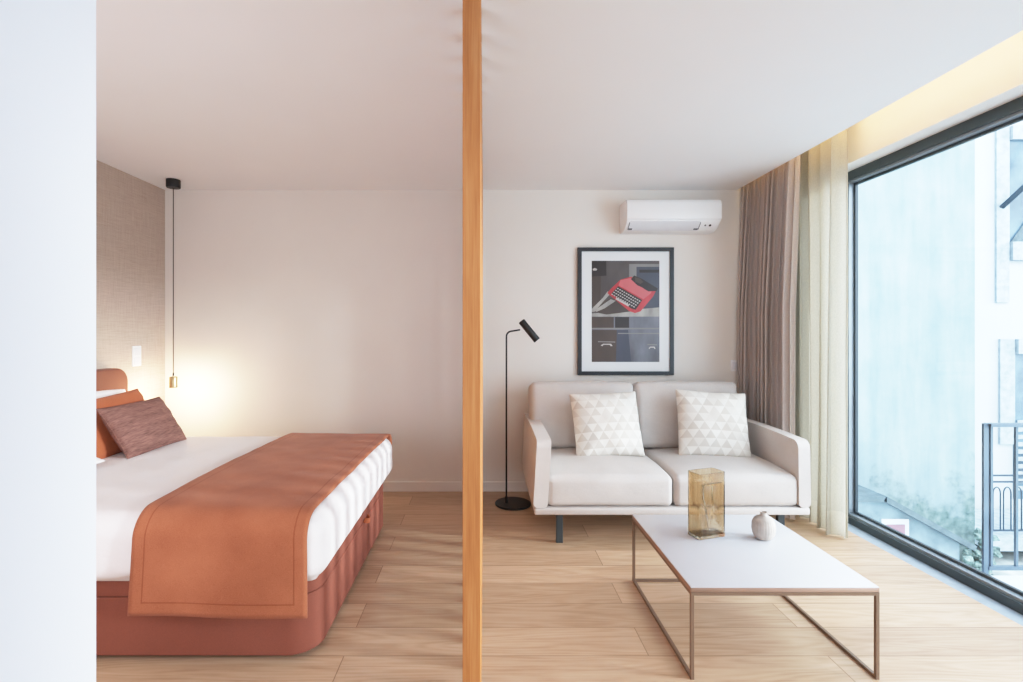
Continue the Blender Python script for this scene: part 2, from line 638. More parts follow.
fx0, fx1 = XW, XW + 0.07
zb, zt = 0.0, ZL
fwd = 0.055
MY = 1.2
wpart('window_frame', [((fx0, WY1 - fwd, zb), (fx1, WY1, zt)), ((fx0, WY0, zb), (fx1, WY0 + fwd, zt)),
                       ((fx0, WY0 + fwd, zt - fwd), (fx1, WY1 - fwd, zt)), ((fx0, WY0 + fwd, zb), (fx1, WY1 - fwd, zb + 0.045)),
                       ((fx0, MY - 0.04, zb + 0.045), (fx1, MY + 0.04, zt - fwd))], M['frame_grey'])
for y0, y1 in ((MY + 0.04, WY1 - fwd), (WY0 + fwd, MY - 0.04)):
    z0, z1 = zb + 0.045, zt - fwd
    k = 0.014
    wpart('glazing_bead', [((fx0 + 0.018, y0, z0), (fx0 + 0.05, y0 + k, z1)), ((fx0 + 0.018, y1 - k, z0), (fx0 + 0.05, y1, z1)),
                           ((fx0 + 0.018, y0 + k, z0), (fx0 + 0.05, y1 - k, z0 + k)), ((fx0 + 0.018, y0 + k, z1 - k), (fx0 + 0.05, y1 - k, z1))], M['gasket'])
    k2 = 0.03
    wpart('inner_sash', [((fx0 + 0.05, y0, z0), (fx0 + 0.068, y0 + k2, z1)), ((fx0 + 0.05, y1 - k2, z0), (fx0 + 0.068, y1, z1)),
                         ((fx0 + 0.05, y0 + k2, z0), (fx0 + 0.068, y1 - k2, z0 + k2)), ((fx0 + 0.05, y0 + k2, z1 - k2), (fx0 + 0.068, y1 - k2, z1))], M['charcoal'])
    bm = bmesh.new()
    vs = [bm.verts.new((fx0 + 0.045, a, b_)) for a, b_ in ((y0 + 0.005, z0 + 0.005), (y1 - 0.005, z0 + 0.005), (y1 - 0.005, z1 - 0.005), (y0 + 0.005, z1 - 0.005))]
    bm.faces.new(vs)
    o = link('pane', bm, M['glass'], None, False)
    o.parent = w
    o.matrix_parent_inverse = Matrix.Translation(-Vector(w.location))
    o['kind'] = 'structure'
wpart('window_sill', [((XW - 0.09, WY0, -0.12), (XR + 0.21, WY1, 0.0))], M['sill'])

# ------------------------------------------------------------------ slat divider
div = empty('slat_divider', (-0.032, 2.5, 0))
tag(div, 'floor-to-ceiling row of square oak slats dividing bed from sofa', 'room divider')
slat_mesh = None
for k in range(18):
    y = 1.287 + 0.151 * k
    if slat_mesh is None:
        bm = bmesh.new()
        box(bm, (-0.0232, -0.0225, 0.0), (0.0232, 0.0325, ZC), 0.0015, 2)
        o = link('slat', bm, M['slat'], div, False)
        slat_mesh = o.data
    else:
        o = bpy.data.objects.new('slat', slat_mesh)
        C.objects.link(o)
        o.parent = div
    o.location = (0, y + 0.0225 - 2.5, 0)

# ------------------------------------------------------------------ bed
bed = empty('bed', (-1.5, 2.62, 0))
tag(bed, 'terracotta upholstered double bed with brown headboard against taupe wall', 'bed')
B0 = Vector((-1.5, 2.62, 0))


def footprint(x0, x1, y0, y1, r, n=10):
    """plan outline, rounded at the foot (x1) corners only"""
    pts = [(x0, y0)]
    for i in range(n + 1):
        a = -PI / 2 + i / n * PI / 2
        pts.append((x1 - r + r * math.cos(a), y0 + r + r * math.sin(a)))
    for i in range(n + 1):
        a = i / n * PI / 2
        pts.append((x1 - r + r * math.cos(a), y1 - r + r * math.sin(a)))
    pts.append((x0, y1))
    return pts


def slab(pts, z0, z1, bev=0.006):
    bm = bmesh.new()
    vs = [bm.verts.new((x - B0.x, y - B0.y, z0)) for x, y in pts]
    f = bm.faces.new(vs)
    r = bmesh.ops.extrude_face_region(bm, geom=[f])
    top = [v for v in r['geom'] if isinstance(v, bmesh.types.BMVert)]
    for v in top:
        v.co.z = z1
    bmesh.ops.recalc_face_normals(bm, faces=bm.faces)
    es = [e for e in bm.edges if abs(e.verts[0].co.z - e.verts[1].co.z) < 1e-6]
    bmesh.ops.bevel(bm, geom=es, offset=bev, segments=3, profile=0.5, affect='EDGES')
    return bm


autosmooth(link('base', slab(footprint(-2.46, -0.645, 1.925, 3.31, 0.115), 0.028, 0.252), M['bed_fabric'], bed))
autosmooth(link('lid', slab(footprint(-2.46, -0.645, 1.925, 3.31, 0.115), 0.254, 0.318), M['bed_fabric'], bed))
for x, y in ((-2.3, 2.05), (-0.85, 2.05), (-2.3, 3.2), (-0.85, 3.2)):
    bm = bmesh.new()
    lathe(bm, [(0, 0), (0.03, 0), (0.03, 0.03), (0, 0.03)], 20, x - B0.x, y - B0.y)
    autosmooth(link('foot', bm, M['black'], bed))
# headboard: thin upholstered panel with rounded top corners
bm = bmesh.new()
pts = []
hy0, hy1, hz, hr = 1.82, 3.48, 1.025, 0.1
pts = [(hy0, 0.03)]
pts += [(hy1, 0.03)]
for i in range(11):
    a = i / 10 * PI / 2
    pts.append((hy1 - hr + hr * math.cos(a), hz - hr + hr * math.sin(a)))
for i in range(11):
    a = PI / 2 + i / 10 * PI / 2
    pts.append((hy0 + hr + hr * math.cos(a), hz - hr + hr * math.sin(a)))
vs = [bm.verts.new((-2.54 - B0.x, y - B0.y, z)) for y, z in pts]
f = bm.faces.new(vs)
r = bmesh.ops.extrude_face_region(bm, geom=[f])
for v in r['geom']:
    if isinstance(v, bmesh.types.BMVert):
        v.co.x = -2.462 - B0.x
bmesh.ops.recalc_face_normals(bm, faces=bm.faces)
es = [e for e in bm.edges if abs(e.verts[0].co.x - e.verts[1].co.x) < 1e-6 and e.verts[0].co.x > -2.5 - B0.x]
bmesh.ops.bevel(bm, geom=es, offset=0.018, segments=4, profile=0.5, affect='EDGES')
autosmooth(link('headboard', bm, M['head_fabric'], bed))
# leather pull tab on the foot end
bm = bmesh.new()
tp_ = []
for i in range(9):
    a = i / 8 * PI
    tp_.append((-0.642 + 0.022 * math.sin(a) - B0.x, 2.72 - 0.03 * math.cos(a) - B0.y, 0.262 - 0.01 * math.sin(a)))
for i in range(len(tp_) - 1):
    bar(bm, tp_[i], tp_[i + 1], 0.004, 0.024)
autosmooth(link('pull_tab', bm, M['orange_fabric'], bed))

# duvet (drawn tight over the mattress)
DX0, DX1, DY0, DY1, DZ0, DZ1, DR = -2.42, -0.598, 1.862, 3.355, 0.319, 0.578, 0.075
dc = Vector(((DX0 + DX1) / 2, (DY0 + DY1) / 2, (DZ0 + DZ1) / 2))
dhx, dhy = (DX1 - DX0) / 2, (DY1 - DY0) / 2


def crown(x, y):
    a = max(0, 1 - ((x - dc.x) / dhx) ** 2)
    b_ = max(0, 1 - ((y - dc.y) / dhy) ** 2)
    return 0.022 * (a * b_) ** 0.6


def duvet_fn(p):
    q = p + dc
    top = max(0.0, min(1.0, (q.z - DZ0) / (DZ1 - DZ0)))
    p.z += crown(q.x, q.y) * top
    p.z += 0.0035 * fbm((q.x, q.y, 0), 5, 2) * top
    # hanging side: gentle vertical ripples, uneven lower edge
    side = max(0, abs(p.x) / dhx - 0.95) / 0.05 + max(0, abs(p.y) / dhy - 0.95) / 0.05
    s = (q.x + q.y * 1.3)
    n_ = fbm((q.x * 1.2, q.y * 1.2, q.z * 0.35), 8, 5)
    if side > 0:
        k = 0.010 * n_ * (1 - 0.5 * top)
        if abs(p.x) / dhx > 0.95:
            p.x += k
        if abs(p.y) / dhy > 0.95 and not (-1.4 < q.x < -0.55):
            p.y += k
        if top < 0.35:
            p.z += (0.35 - top) * 0.07 * (0.6 + n_)
    return p


bm = rbox((DX1 - DX0, DY1 - DY0, DZ1 - DZ0), DR, (46, 40, 8), duvet_fn, 6)
o = link('duvet', bm, M['duvet'], None, True, dc)
tag(o, 'white cotton duvet drawn smooth over the mattress of the bed', 'duvet')

# bed runner: drapes over the near side, top and far side
g = 0.013
path = []
zt_, r_ = DZ1 + g, DR + g
ya, yb = DY0 - g, DY1 + g
L0 = 0.238
n = 16
zc_ = DZ1 - DR
for i in range(n):
    path.append((ya, L0 + (zc_ - L0) * i / n, 'n'))
for i in range(11):
    a = PI - i / 10 * PI / 2
    path.append((DY0 + DR + r_ * math.cos(a), zc_ + r_ * math.sin(a), 'c'))
nt = 44
for i in range(1, nt):
    path.append((DY0 + DR + (DY1 - DR - DY0 - DR) * i / nt, zt_, 't'))
for i in range(11):
    a = PI / 2 - i / 10 * PI / 2
    path.append((DY1 - DR + r_ * math.cos(a), zc_ + r_ * math.sin(a), 'c'))
for i in range(1, 9):
    path.append((yb, zc_ - (zc_ - 0.36) * i / 8, 'f'))
arc = [0]
for a, b_ in zip(path, path[1:]):
    arc.append(arc[-1] + math.hypot(b_[0] - a[0], b_[1] - a[1]))
tot = arc[-1]
RX0, RX1 = -1.292, -0.652
nx = 40
bm = bmesh.new()
uvl = bm.loops.layers.uv.new('UVMap')
grid = []
inner_x = DX1 - DR
for i, (y, z, kd) in enumerate(path):
    rowv = []
    for j in range(nx + 1):
        x = RX0 + (RX1 - RX0) * j / nx
        zz = z
        yy = y
        topw = max(0, min(1, (z - DZ0) / (DZ1 - DZ0)))
        if kd in 'tc':
            zz += crown(x, min(max(y, DY0), DY1)) * topw
            zz += 0.0035 * fbm((x, y, 0), 5, 2) * topw
            zz += 0.0015 * fbm((x, y, 0), 9, 8)
        if x > inner_x:
            dx = min(x - inner_x, DR + g)
            drop = (DR + g) - math.sqrt(max(0, (DR + g) ** 2 - dx * dx))
            if kd in 'tc':
                zz -= drop * topw
        if kd == 'n':
            h_ = 1 - (z - L0) / (zc_ - L0)
            yy += -0.016 * h_ + 0.006 * h_ * math.sin((x + 1.3) * 11) - 0.003 * h_ * fbm((x, z, 1), 6, 3)
            zz -= 0.010 * h_ * (j / nx)
            x = x + h_ * (0.012 * (j / nx - 0.5))
        x += 0.034 * (y - ya) / (yb - ya)
        if kd == 'f':
            yy += 0.004
        rowv.append((bm.verts.new((x, yy, zz)), ((j / nx) * 0.65, arc[i] / tot * 2.05)))
    grid.append(rowv)
for i in range(len(grid) - 1):
    for j in range(nx):
        q = [grid[i][j], grid[i][j + 1], grid[i + 1][j + 1], grid[i + 1][j]]
        f = bm.faces.new([c[0] for c in q])
        for lp, c in zip(f.loops, q):
            lp[uvl].uv = c[1]
bmesh.ops.recalc_face_normals(bm, faces=bm.faces)
o = link('bed_runner', bm, M['runner'], None, True)
if o.data.polygons[len(o.data.polygons) // 2].normal.z < 0:
    o.data.flip_normals()
md = o.modifiers.new('thickness', 'SOLIDIFY')
md.thickness = 0.009
md.offset = 1.0
tag(o, 'orange wool bed runner with stitched border draped across the foot of the bed', 'blanket')


def place_pillow(name, w_, h_, t_, loc, rz, lean, roll, mat_, seed, pinch=0.07, wr=0.008, piping=None, sag=0.0):
    bm = pillow_bm(w_, h_, t_, seed, pinch, wr, sag=sag)
    e_ = link(name, bm, mat_, None, True)
    e_.rotation_mode = 'XYZ'
    R = Matrix.Rotation(rz, 4, 'Z') @ Matrix.Rotation(lean, 4, 'X') @ Matrix.Rotation(roll, 4, 'Y')
    e_.matrix_world = Matrix.Translation(loc) @ R
    if piping:
        bm = tube(bmesh.new(), rim_pts(w_, h_, pinch, sag=sag), 0.0035, 6, False)
        link('seam', bm, piping, e_)
    return e_


# pillows on the bed face +X (turn face -Y to +X: rz = 90 deg), leaning back on the headboard
R90 = PI / 2
o = place_pillow('lumbar_pillow', 0.50, 0.315, 0.14, (-1.965, 2.91, 0.728), R90 - 0.02, -math.radians(33), math.radians(0), M['brown_fabric'], 1.3, 0.05, 0.006, M['brown_fabric'])
tag(o, 'brown slub rectangular pillow leaning in front of the orange pillow', 'pillow')
o = place_pillow('cushion', 0.62, 0.35, 0.13, (-2.125, 2.90, 0.742), R90, -math.radians(28), math.radians(-2), M['orange_fabric'], 2.1, 0.05, 0.008, M['orange_fabric'])
tag(o, 'plain orange pillow behind the brown pillow on the bed', 'pillow')
o = place_pillow('bed_pillow', 0.66, 0.34, 0.12, (-2.325, 2.98, 0.755), R90, -math.radians(19), math.radians(1), M['duvet'], 3.4, 0.05, 0.010, None, 0.02)
tag(o, 'white bed pillow standing against the headboard behind the orange pillow', 'pillow')
o = place_pillow('bed_pillow', 0.66, 0.42, 0.13, (-2.10, 2.17, 0.655), R90, -math.radians(84), math.radians(2), M['duvet'], 5.4, 0.05, 0.010, None, 0.0)
tag(o, 'white bed pillow lying flat beside the near white wall end', 'pillow')

# ------------------------------------------------------------------ pendant, switch
px, py = -2.31, 3.73
p = empty('pendant_lamp', (px, py, ZC))
tag(p, 'slim brass pendant lamp hanging on a long cord beside the bed', 'lamp')
bm = lathe(bmesh.new(), [(0, 0), (0.047, 0), (0.048, -0.004), (0.048, -0.055), (0.045, -0.06), (0, -0.06)], 40)
autosmooth(link('canopy', bm, M['black'], p))
bm = tube(bmesh.new(), [(0, 0, -0.058), (0, 0, -1.44)], 0.0035, 8)
link('cord', bm, M['cord'], p)
bm = lathe(bmesh.new(), [(0, -1.460), (0.012, -1.460), (0.025, -1.463), (0.0275, -1.468), (0.0275, -1.545), (0.024, -1.545), (0.024, -1.475), (0, -1.475)], 40)
autosmooth(link('lamp_shade', bm, M['brass'], p))
bm = lathe(bmesh.new(), [(0, -1.476), (0.014, -1.476), (0.018, -1.50), (0.014, -1.522), (0, -1.53)], 20)
link('bulb', bm, M['bulb'], p)
bm = lathe(bmesh.new(), [(0, -1.435), (0.006, -1.435), (0.006, -1.458), (0, -1.458)], 16)
link('cord_grip', bm, M['black'], p)

sw = empty('light_switch', (XL, 3.667, 1.093))
tag(sw, 'white double light switch plate on the taupe wall above the bed', 'switch')
boxobj('plate', (0, -0.045, -0.074), (0.009, 0.045, 0.074), M['white_plastic'], sw, 0.003)
for dz in (-0.034, 0.034):
    boxobj('rocker', (0.009, -0.032, dz - 0.028), (0.014, 0.032, dz + 0.028), M['light_plastic'], sw, 0.002)

sk = empty('light_switch', (1.985, YB, 1.0))
tag(sk, 'small white wall switch plate beside the grey curtain above the sofa', 'switch')
boxobj('plate', (-0.018, -0.009, -0.045), (0.03, 0, 0.045), M['white_plastic'], sk, 0.003)
boxobj('rocker', (-0.012, -0.013, -0.03), (0.024, -0.009, 0.03), M['light_plastic'], sk, 0.002)

# ------------------------------------------------------------------ floor lamp
lx, ly = 0.213, 3.69
fl = empty('floor_lamp', (lx, ly, 0))
tag(fl, 'thin black metal floor lamp with round base beside the sofa', 'lamp')
bm = lathe(bmesh.new(), [(0, 0), (0.128, 0), (0.132, 0.003), (0.132, 0.012), (0.128, 0.015), (0, 0.015)], 64)
autosmooth(link('base', bm, M['black'], fl))
sx = -0.048
bm = lathe(bmesh.new(), [(0, 0.015), (0.011, 0.015), (0.011, 0.055), (0.009, 0.06), (0, 0.06)], 20, sx, 0)
autosmooth(link('collar', bm, M['black'], fl))
pts = [(sx, 0, 0.05), (sx, 0, 1.22)]
for i in range(1, 9):
    a = i / 8 * PI / 2
    pts.append((sx + 0.04 * (1 - math.cos(a)), 0, 1.235 + 0.04 * math.sin(a)))
pts.append((sx + 0.10, -0.01, 1.285))
bm = tube(bmesh.new(), pts, 0.0065, 12)
link('stem', bm, M['black'], fl)
bm = lathe(bmesh.new(), [(0, -0.092), (0.019, -0.092), (0.024, -0.092), (0.026, -0.088), (0.026, 0.088), (0.022, 0.092), (0, 0.092)], 28)
hd = autosmooth(link('lamp_head', bm, M['black'], fl))
d = Vector((0.62, -0.12, -0.78)).normalized()
hd.rotation_mode = 'QUATERNION'
hd.rotation_quaternion = Vector((0, 0, -1)).rotation_difference(d)
hd.location = (0.118, -0.02, 1.278)
bm = lathe(bmesh.new(), [(0, -0.0935), (0.018, -0.0935), (0.018, -0.0925), (0, -0.0925)], 20)
ln = link('lens', bm, M['light_plastic'], hd)

# ------------------------------------------------------------------ sofa
S0 = Vector((1.125, 3.45, 0))
sofa = empty('sofa', S0)
tag(sofa, 'pale grey fabric two-seat sofa with slim black legs under the picture', 'sofa')
SX0, SX1, SY0, SY1 = 0.298, 1.945, 2.985, 3.955
bm = bmesh.new()
box(bm, (SX0 + 0.002 - S0.x, SY0 - S0.y, 0.178), (SX1 - 0.002 - S0.x, SY1 - S0.y, 0.220), 0.010, 3)
autosmooth(link('frame', bm, M['sofa'], sofa))


def arm(x0, x1, inner):
    bm = bmesh.new()
    r1, r2 = 0.05, 0.05
    pts = [(SY1, 0.221), (SY0 + 0.004, 0.221)]
    z1 = 0.622
    for i in range(9):
        a = PI - i / 8 * PI / 2
        pts.append((SY0 + 0.004 + r1 + r1 * math.cos(a), z1 - r1 + r1 * math.sin(a)))
    for i in range(1, 6):
        t_ = i / 6
        pts.append((SY0 + r1 + (SY1 - SY0 - r1) * t_, z1 + 0.012 * math.sin(t_ * PI)))
    pts.append((SY1, z1 + 0.005))
    vs = [bm.verts.new((x0 - S0.x, y - S0.y, z)) for y, z in pts]
    f = bm.faces.new(vs)
    r = bmesh.ops.extrude_face_region(bm, geom=[f])
    for v in r['geom']:
        if isinstance(v, bmesh.types.BMVert):
            v.co.x = x1 - S0.x
    for v in bm.verts:
        v.co.x += (0.024 if inner > 0 else -0.006) * max(0.0, (v.co.z - 0.222) / 0.40) ** 1.5
    bmesh.ops.recalc_face_normals(bm, faces=bm.faces)
    es = [e for e in bm.edges if abs(e.verts[0].co.x - e.verts[1].co.x) < 1e-6]
    bmesh.ops.bevel(bm, geom=es, offset=0.028, segments=5, profile=0.5, affect='EDGES')
    return autosmooth(link('arm', bm, M['sofa'], sofa), 50)


arm(SX0 - 0.004, SX0 + 0.082, 1)
arm(SX1 - 0.066, SX1 + 0.004, -1)
bm = bmesh.new()
box(bm, (SX0 + 0.085 - S0.x, 3.855 - S0.y, 0.236), (SX1 - 0.08 - S0.x, SY1 - S0.y, 0.70), 0.025, 4)
autosmooth(link('back_panel', bm, M['sofa'], sofa))
# seat cushions
inx0, inx1 = SX0 + 0.080, SX1 - 0.056
mid = (inx0 + inx1) / 2 + 0.004
for a, b_, sd in ((inx0, mid - 0.003, 1.0), (mid + 0.003, inx1, 4.0)):
    sw_ = b_ - a
    sdp = 3.72 - (SY0 + 0.012)
    sh = 0.192

    def seat_fn(p, sw_=sw_, sdp=sdp, sh=sh, sd=sd):
        u, v = p.x / (sw_ / 2), p.y / (sdp / 2)
        if p.z > 0:
            p.z += 0.036 * max(0, (1 - u * u)) ** 0.6 * max(0, (1 - v * v)) ** 0.6 * (p.z / (sh / 2))
            p.z -= 0.012 * max(0, -v) ** 3
        p.y -= 0.010 * (1 - u * u) * max(0, -v) ** 4 * (1 - (2 * p.z / sh) ** 2)
        p.z += 0.003 * fbm((p.x, p.y, 0), 6, sd)
        return p
    bm = rbox((sw_, sdp, sh), 0.036, (16, 16, 5), seat_fn)
    link('seat_cushion', bm, M['sofa'], sofa, True, Vector(((a + b_) / 2, SY0 + 0.012 + sdp / 2, 0.222 + sh / 2)) - S0)
# back cushions
for a, b_, sd in ((0.338, 1.100, 2.0), (1.104, 1.862, 6.0)):
    cw, ch, ct = b_ - a, 0.470, 0.20

    def back_fn(p, cw=cw, ch=ch, ct=ct, sd=sd):
        u, v = p.x / (cw / 2), p.z / (ch / 2)
        if p.y < 0:
            p.y -= 0.035 * max(0, 1 - u * u) ** 0.6 * max(0, 1 - v * v) ** 0.6
            edge = min(1, max(0, abs(u) - 0.45) / 0.5)
            p.y += 0.007 * edge * math.sin(v * 8 + abs(u) * 9 + sd) * min(1, (1.02 - abs(u)) * 6) * (0.6 + 0.4 * math.sin(v * 3 + sd))
        p.z += 0.010 * (1 - u * u) * v
        p.y += 0.006 * fbm((p.x, p.z, 0), 5, sd)
        return p
    bm = rbox((cw, ct, ch), 0.042, (18, 4, 14), back_fn)
    o = link('back_cushion', bm, M['sofa'], sofa, True, Vector(((a + b_) / 2, 3.728, 0.655)) - S0)
    o.rotation_euler = (-math.radians(11), 0, 0)
for x in (0.455, 1.79):
    for y in (3.03, 3.86):
        bm = bmesh.new()
        box(bm, (x - 0.02 - S0.x, y - 0.0125 - S0.y, 0), (x + 0.02 - S0.x, y + 0.0125 - S0.y, 0.178), 0.002)
        link('leg', bm, M['charcoal'] if y < 3.1 else M['black'], sofa, False)

o = place_pillow('throw_pillow', 0.465, 0.445, 0.20, (0.838, 3.43, 0.635), 0.03, -math.radians(19), math.radians(-2.5), M['triangles'], 0.7, 0.045, 0.012)
tag(o, 'cream triangle-patterned throw pillow on the left sofa seat', 'pillow', 'throw pillows on the sofa')
o = place_pillow('throw_pillow', 0.475, 0.455, 0.20, (1.562, 3.43, 0.640), -0.04, -math.radians(19), math.radians(3.5), M['triangles'], 2.9, 0.045, 0.012)
tag(o, 'cream triangle-patterned throw pillow tilted on the right sofa seat', 'pillow', 'throw pillows on the sofa')

# ------------------------------------------------------------------ coffee table
TX0, TX1, TY0, TY1, TZ = 0.757, 1.447, 1.835, 2.562, 0.339
T0 = Vector(((TX0 + TX1) / 2, (TY0 + TY1) / 2, 0))
ct = empty('coffee_table', T0)
tag(ct, 'low white coffee table on a thin bronze rod frame before the sofa', 'table')


def L(x, y, z):
    return (x - T0.x, y - T0.y, z)


boxobj('tabletop', L(TX0 + 0.001, TY0 + 0.001, TZ - 0.004), L(TX1 - 0.001, TY1 - 0.001, TZ), M['tabletop'], ct, 0.001)
boxobj('edge_band', L(TX0, TY0, TZ - 0.019), L(TX1, TY1, TZ - 0.0042), M['bronze_edge'], ct, 0.001)
s = 0.012
zt2 = TZ - 0.0195
h = s / 2
for x in (TX0 + h, TX1 - h):
    for y in (TY0 + h, TY1 - h):
        boxobj('leg', L(x - h, y - h, 0), L(x + h, y + h, zt2), M['bronze'], ct)
for x in (TX0 + h, TX1 - h):
    boxobj('bottom_rail', L(x - h, TY0 + s, 0), L(x + h, TY1 - s, s), M['bronze'], ct)
    boxobj('top_rail', L(x - h, TY0 + s, zt2 - s), L(x + h, TY1 - s, zt2), M['bronze'], ct)
boxobj('bottom_rail', L(TX0 + s, TY1 - s, 0), L(TX1 - s, TY1, s), M['bronze'], ct)
boxobj('top_rail', L(TX0 + s, TY0, zt2 - s), L(TX1 - s, TY0 + s, zt2), M['bronze'], ct)

# amber glass vase
vw, vd, vh = 0.150, 0.082, 0.293
per = []
rr = 0.012
nseg = 26
nsd = 14
corners = [(vw / 2 - rr, -vd / 2 + rr, -PI / 2), (vw / 2 - rr, vd / 2 - rr, 0), (-vw / 2 + rr, vd / 2 - rr, PI / 2), (-vw / 2 + rr, -vd / 2 + rr, PI)]


def ring_pts(inset):
    out = []
    r0 = max(0.002, rr - inset)
    cs = []
    for cx, cy, a0 in corners:
        arcp = []
        for i in range(5):
            a = a0 + i / 4 * PI / 2
            arcp.append((cx + r0 * math.cos(a), cy + r0 * math.sin(a)))
        cs.append(arcp)
    for c in range(4):
        out += cs[c]
        a, b_ = cs[c][-1], cs[(c + 1) % 4][0]
        n_ = nsd if c % 2 == 0 else nseg
        for i in range(1, n_):
            out.append((a[0] + (b_[0] - a[0]) * i / n_, a[1] + (b_[1] - a[1]) * i / n_))
    return out


def sst(a, b_, x):
    x = max(0, min(1, (x - a) / (b_ - a)))
    return x * x * (3 - 2 * x)


def dent(x, y, z):
    if abs(y) < vd / 2 - rr:
        return x, y
    left = -0.040 + 0.012 * math.sin(z * 22)
    dx = sst(left, left + 0.016, x) * (1 - sst(0.052, 0.066, x))
    dz = sst(0.03, 0.075, z) * (1 - sst(0.235, 0.247, z))
    k = 0.026 * dx * dz
    y = y + k if y < 0 else y - k * 0.6
    return x, y


NZ = 44
bm = bmesh.new()
outer, inner_ = [], []
for inset, lst, z0 in ((0, outer, 0.0), (0.005, inner_, 0.012)):
    for i in range(NZ + 1):
        z = z0 + (vh - z0) * i / NZ
        ringv = []
        for x, y in ring_pts(inset):
            x2, y2 = dent(x, y, z)
            ringv.append(bm.verts.new((x2, y2, z)))
        lst.append(ringv)
NP = len(outer[0])
for lst, fl_ in ((outer, False), (inner_, True)):
    for a, b_ in zip(lst, lst[1:]):
        for i in range(NP):
            j = (i + 1) % NP
            f = (a[i], a[j], b_[j], b_[i])
            bm.faces.new(tuple(reversed(f)) if fl_ else f)
for i in range(NP):
    j = (i + 1) % NP
    bm.faces.new((outer[-1][i], outer[-1][j], inner_[-1][j], inner_[-1][i]))
bm.faces.new(list(reversed(outer[0])))
bm.faces.new(inner_[0])
bmesh.ops.recalc_face_normals(bm, faces=bm.faces)
o = autosmooth(link('glass_vase', bm, M['amber'], None, True), 60)
a19 = math.radians(19)
fc = Vector((0.964, 2.242, TZ + 0.0005))
o.rotation_euler = (0, 0, a19)
o.location = fc + Matrix.Rotation(a19, 3, 'Z') @ Vector((vw / 2, vd / 2, 0))
tag(o, 'tall rectangular amber glass vase with dented face on the coffee table', 'vase')

# small ribbed ceramic vase
prof = [(0.0, 0.0), (0.026, 0.0), (0.034, 0.004), (0.044, 0.022), (0.0485, 0.045), (0.047, 0.070), (0.040, 0.088), (0.028, 0.099), (0.016, 0.103), (0.0135, 0.107), (0.0135, 0.115), (0.017, 0.119), (0.0165, 0.121), (0.012, 0.119), (0.010, 0.105), (0, 0.10)]
dense = []
for a, b_ in zip(prof, prof[1:]):
    for i in range(3):
        dense.append((a[0] + (b_[0] - a[0]) * i / 3, a[1] + (b_[1] - a[1]) * i / 3))
dense.append(prof[-1])
bm = lathe(bmesh.new(), dense, 120)
for v in bm.verts:
    rad = math.hypot(v.co.x, v.co.y)
    if rad > 0.02 and 0.008 < v.co.z < 0.097:
        ang = math.atan2(v.co.y, v.co.x)
        k = 1 + 0.05 * (abs(math.sin(ang * 13)) ** 0.5 - 0.6)
        v.co.x *= k
        v.co.y *= k
o = link('bud_vase', bm, M['ceramic'], None, True, (1.262, 2.265, TZ + 0.0005))
tag(o, 'small round ribbed grey-white ceramic vase on the coffee table', 'vase')

# ------------------------------------------------------------------ framed picture
pic = empty('framed_picture', (1.124, YB, 1.432))
tag(pic, 'black framed picture of a red typewriter on the wall above the sofa', 'picture')
W2, H2 = 0.380, 0.506
bm = bmesh.new()
t_ = 0.030
for lo, hi in (((-W2, -0.03, -H2), (-W2 + t_, -0.001, H2)), ((W2 - t_, -0.03, -H2), (W2, -0.001, H2)),
               ((-W2 + t_, -0.03, H2 - t_), (W2 - t_, -0.001, H2)), ((-W2 + t_, -0.03, -H2), (W2 - t_, -0.001, -H2 + t_))):
    box(bm, lo, hi)
link('frame', bm, M['picture_frame'], pic, False)
boxobj('mat_board', (-W2 + t_, -0.016, -H2 + t_), (W2 - t_, -0.002, H2 - t_), M['mat_board'], pic)


def pm(name, c1, c2=None, sc=4.0):
    m, t = base('print_' + name, c1, 0.28, 0, 0.35)
    c2 = c2 or tuple(x * 0.85 for x in c1)
    f = t.noise(t.coord('Object', scale=(1, 1, 0.45)), sc, 4)
    t.l(t.ramp(f, [(0.32, lin(c2)), (0.68, lin(c1))]), t.b.inputs['Base Color'])
    return m


PM = [pm('wall', (96, 92, 92), (72, 66, 66)), pm('lower', (124, 126, 136), (84, 84, 90), 6), pm('dark', (52, 46, 46)), pm('shelf', (176, 174, 168), (134, 132, 128), 12),
      pm('red', (196, 74, 80), (164, 44, 52), 9), pm('key', (206, 200, 196)), pm('pale', (138, 136, 134), (118, 116, 116)), pm('blue', (76, 79, 92)), pm('brown', (84, 72, 66), (66, 56, 52)), pm('pink', (216, 112, 116))]
PW, PH = 0.269, 0.402
pbm = bmesh.new()
layer = [0]


def poly(pts, mi, conv=True):
    """pts in (u, v) of the print, v down"""
    layer[0] += 1
    y = -0.0165 - 0.00004 * layer[0]
    vs = [pbm.verts.new((-PW + 2 * PW * u, y, PH - 2 * PH * v)) for u, v in pts]
    f = pbm.faces.new(vs)
    f.normal_update()
    if f.normal.y > 0:
        f.normal_flip()
    f.material_index = mi


def cr(x, y):
    return ((x - 107) / 331.0, (y - 102) / 495.0)


def cpoly(pts, mi):
    poly([cr(*q) for q in pts], mi)


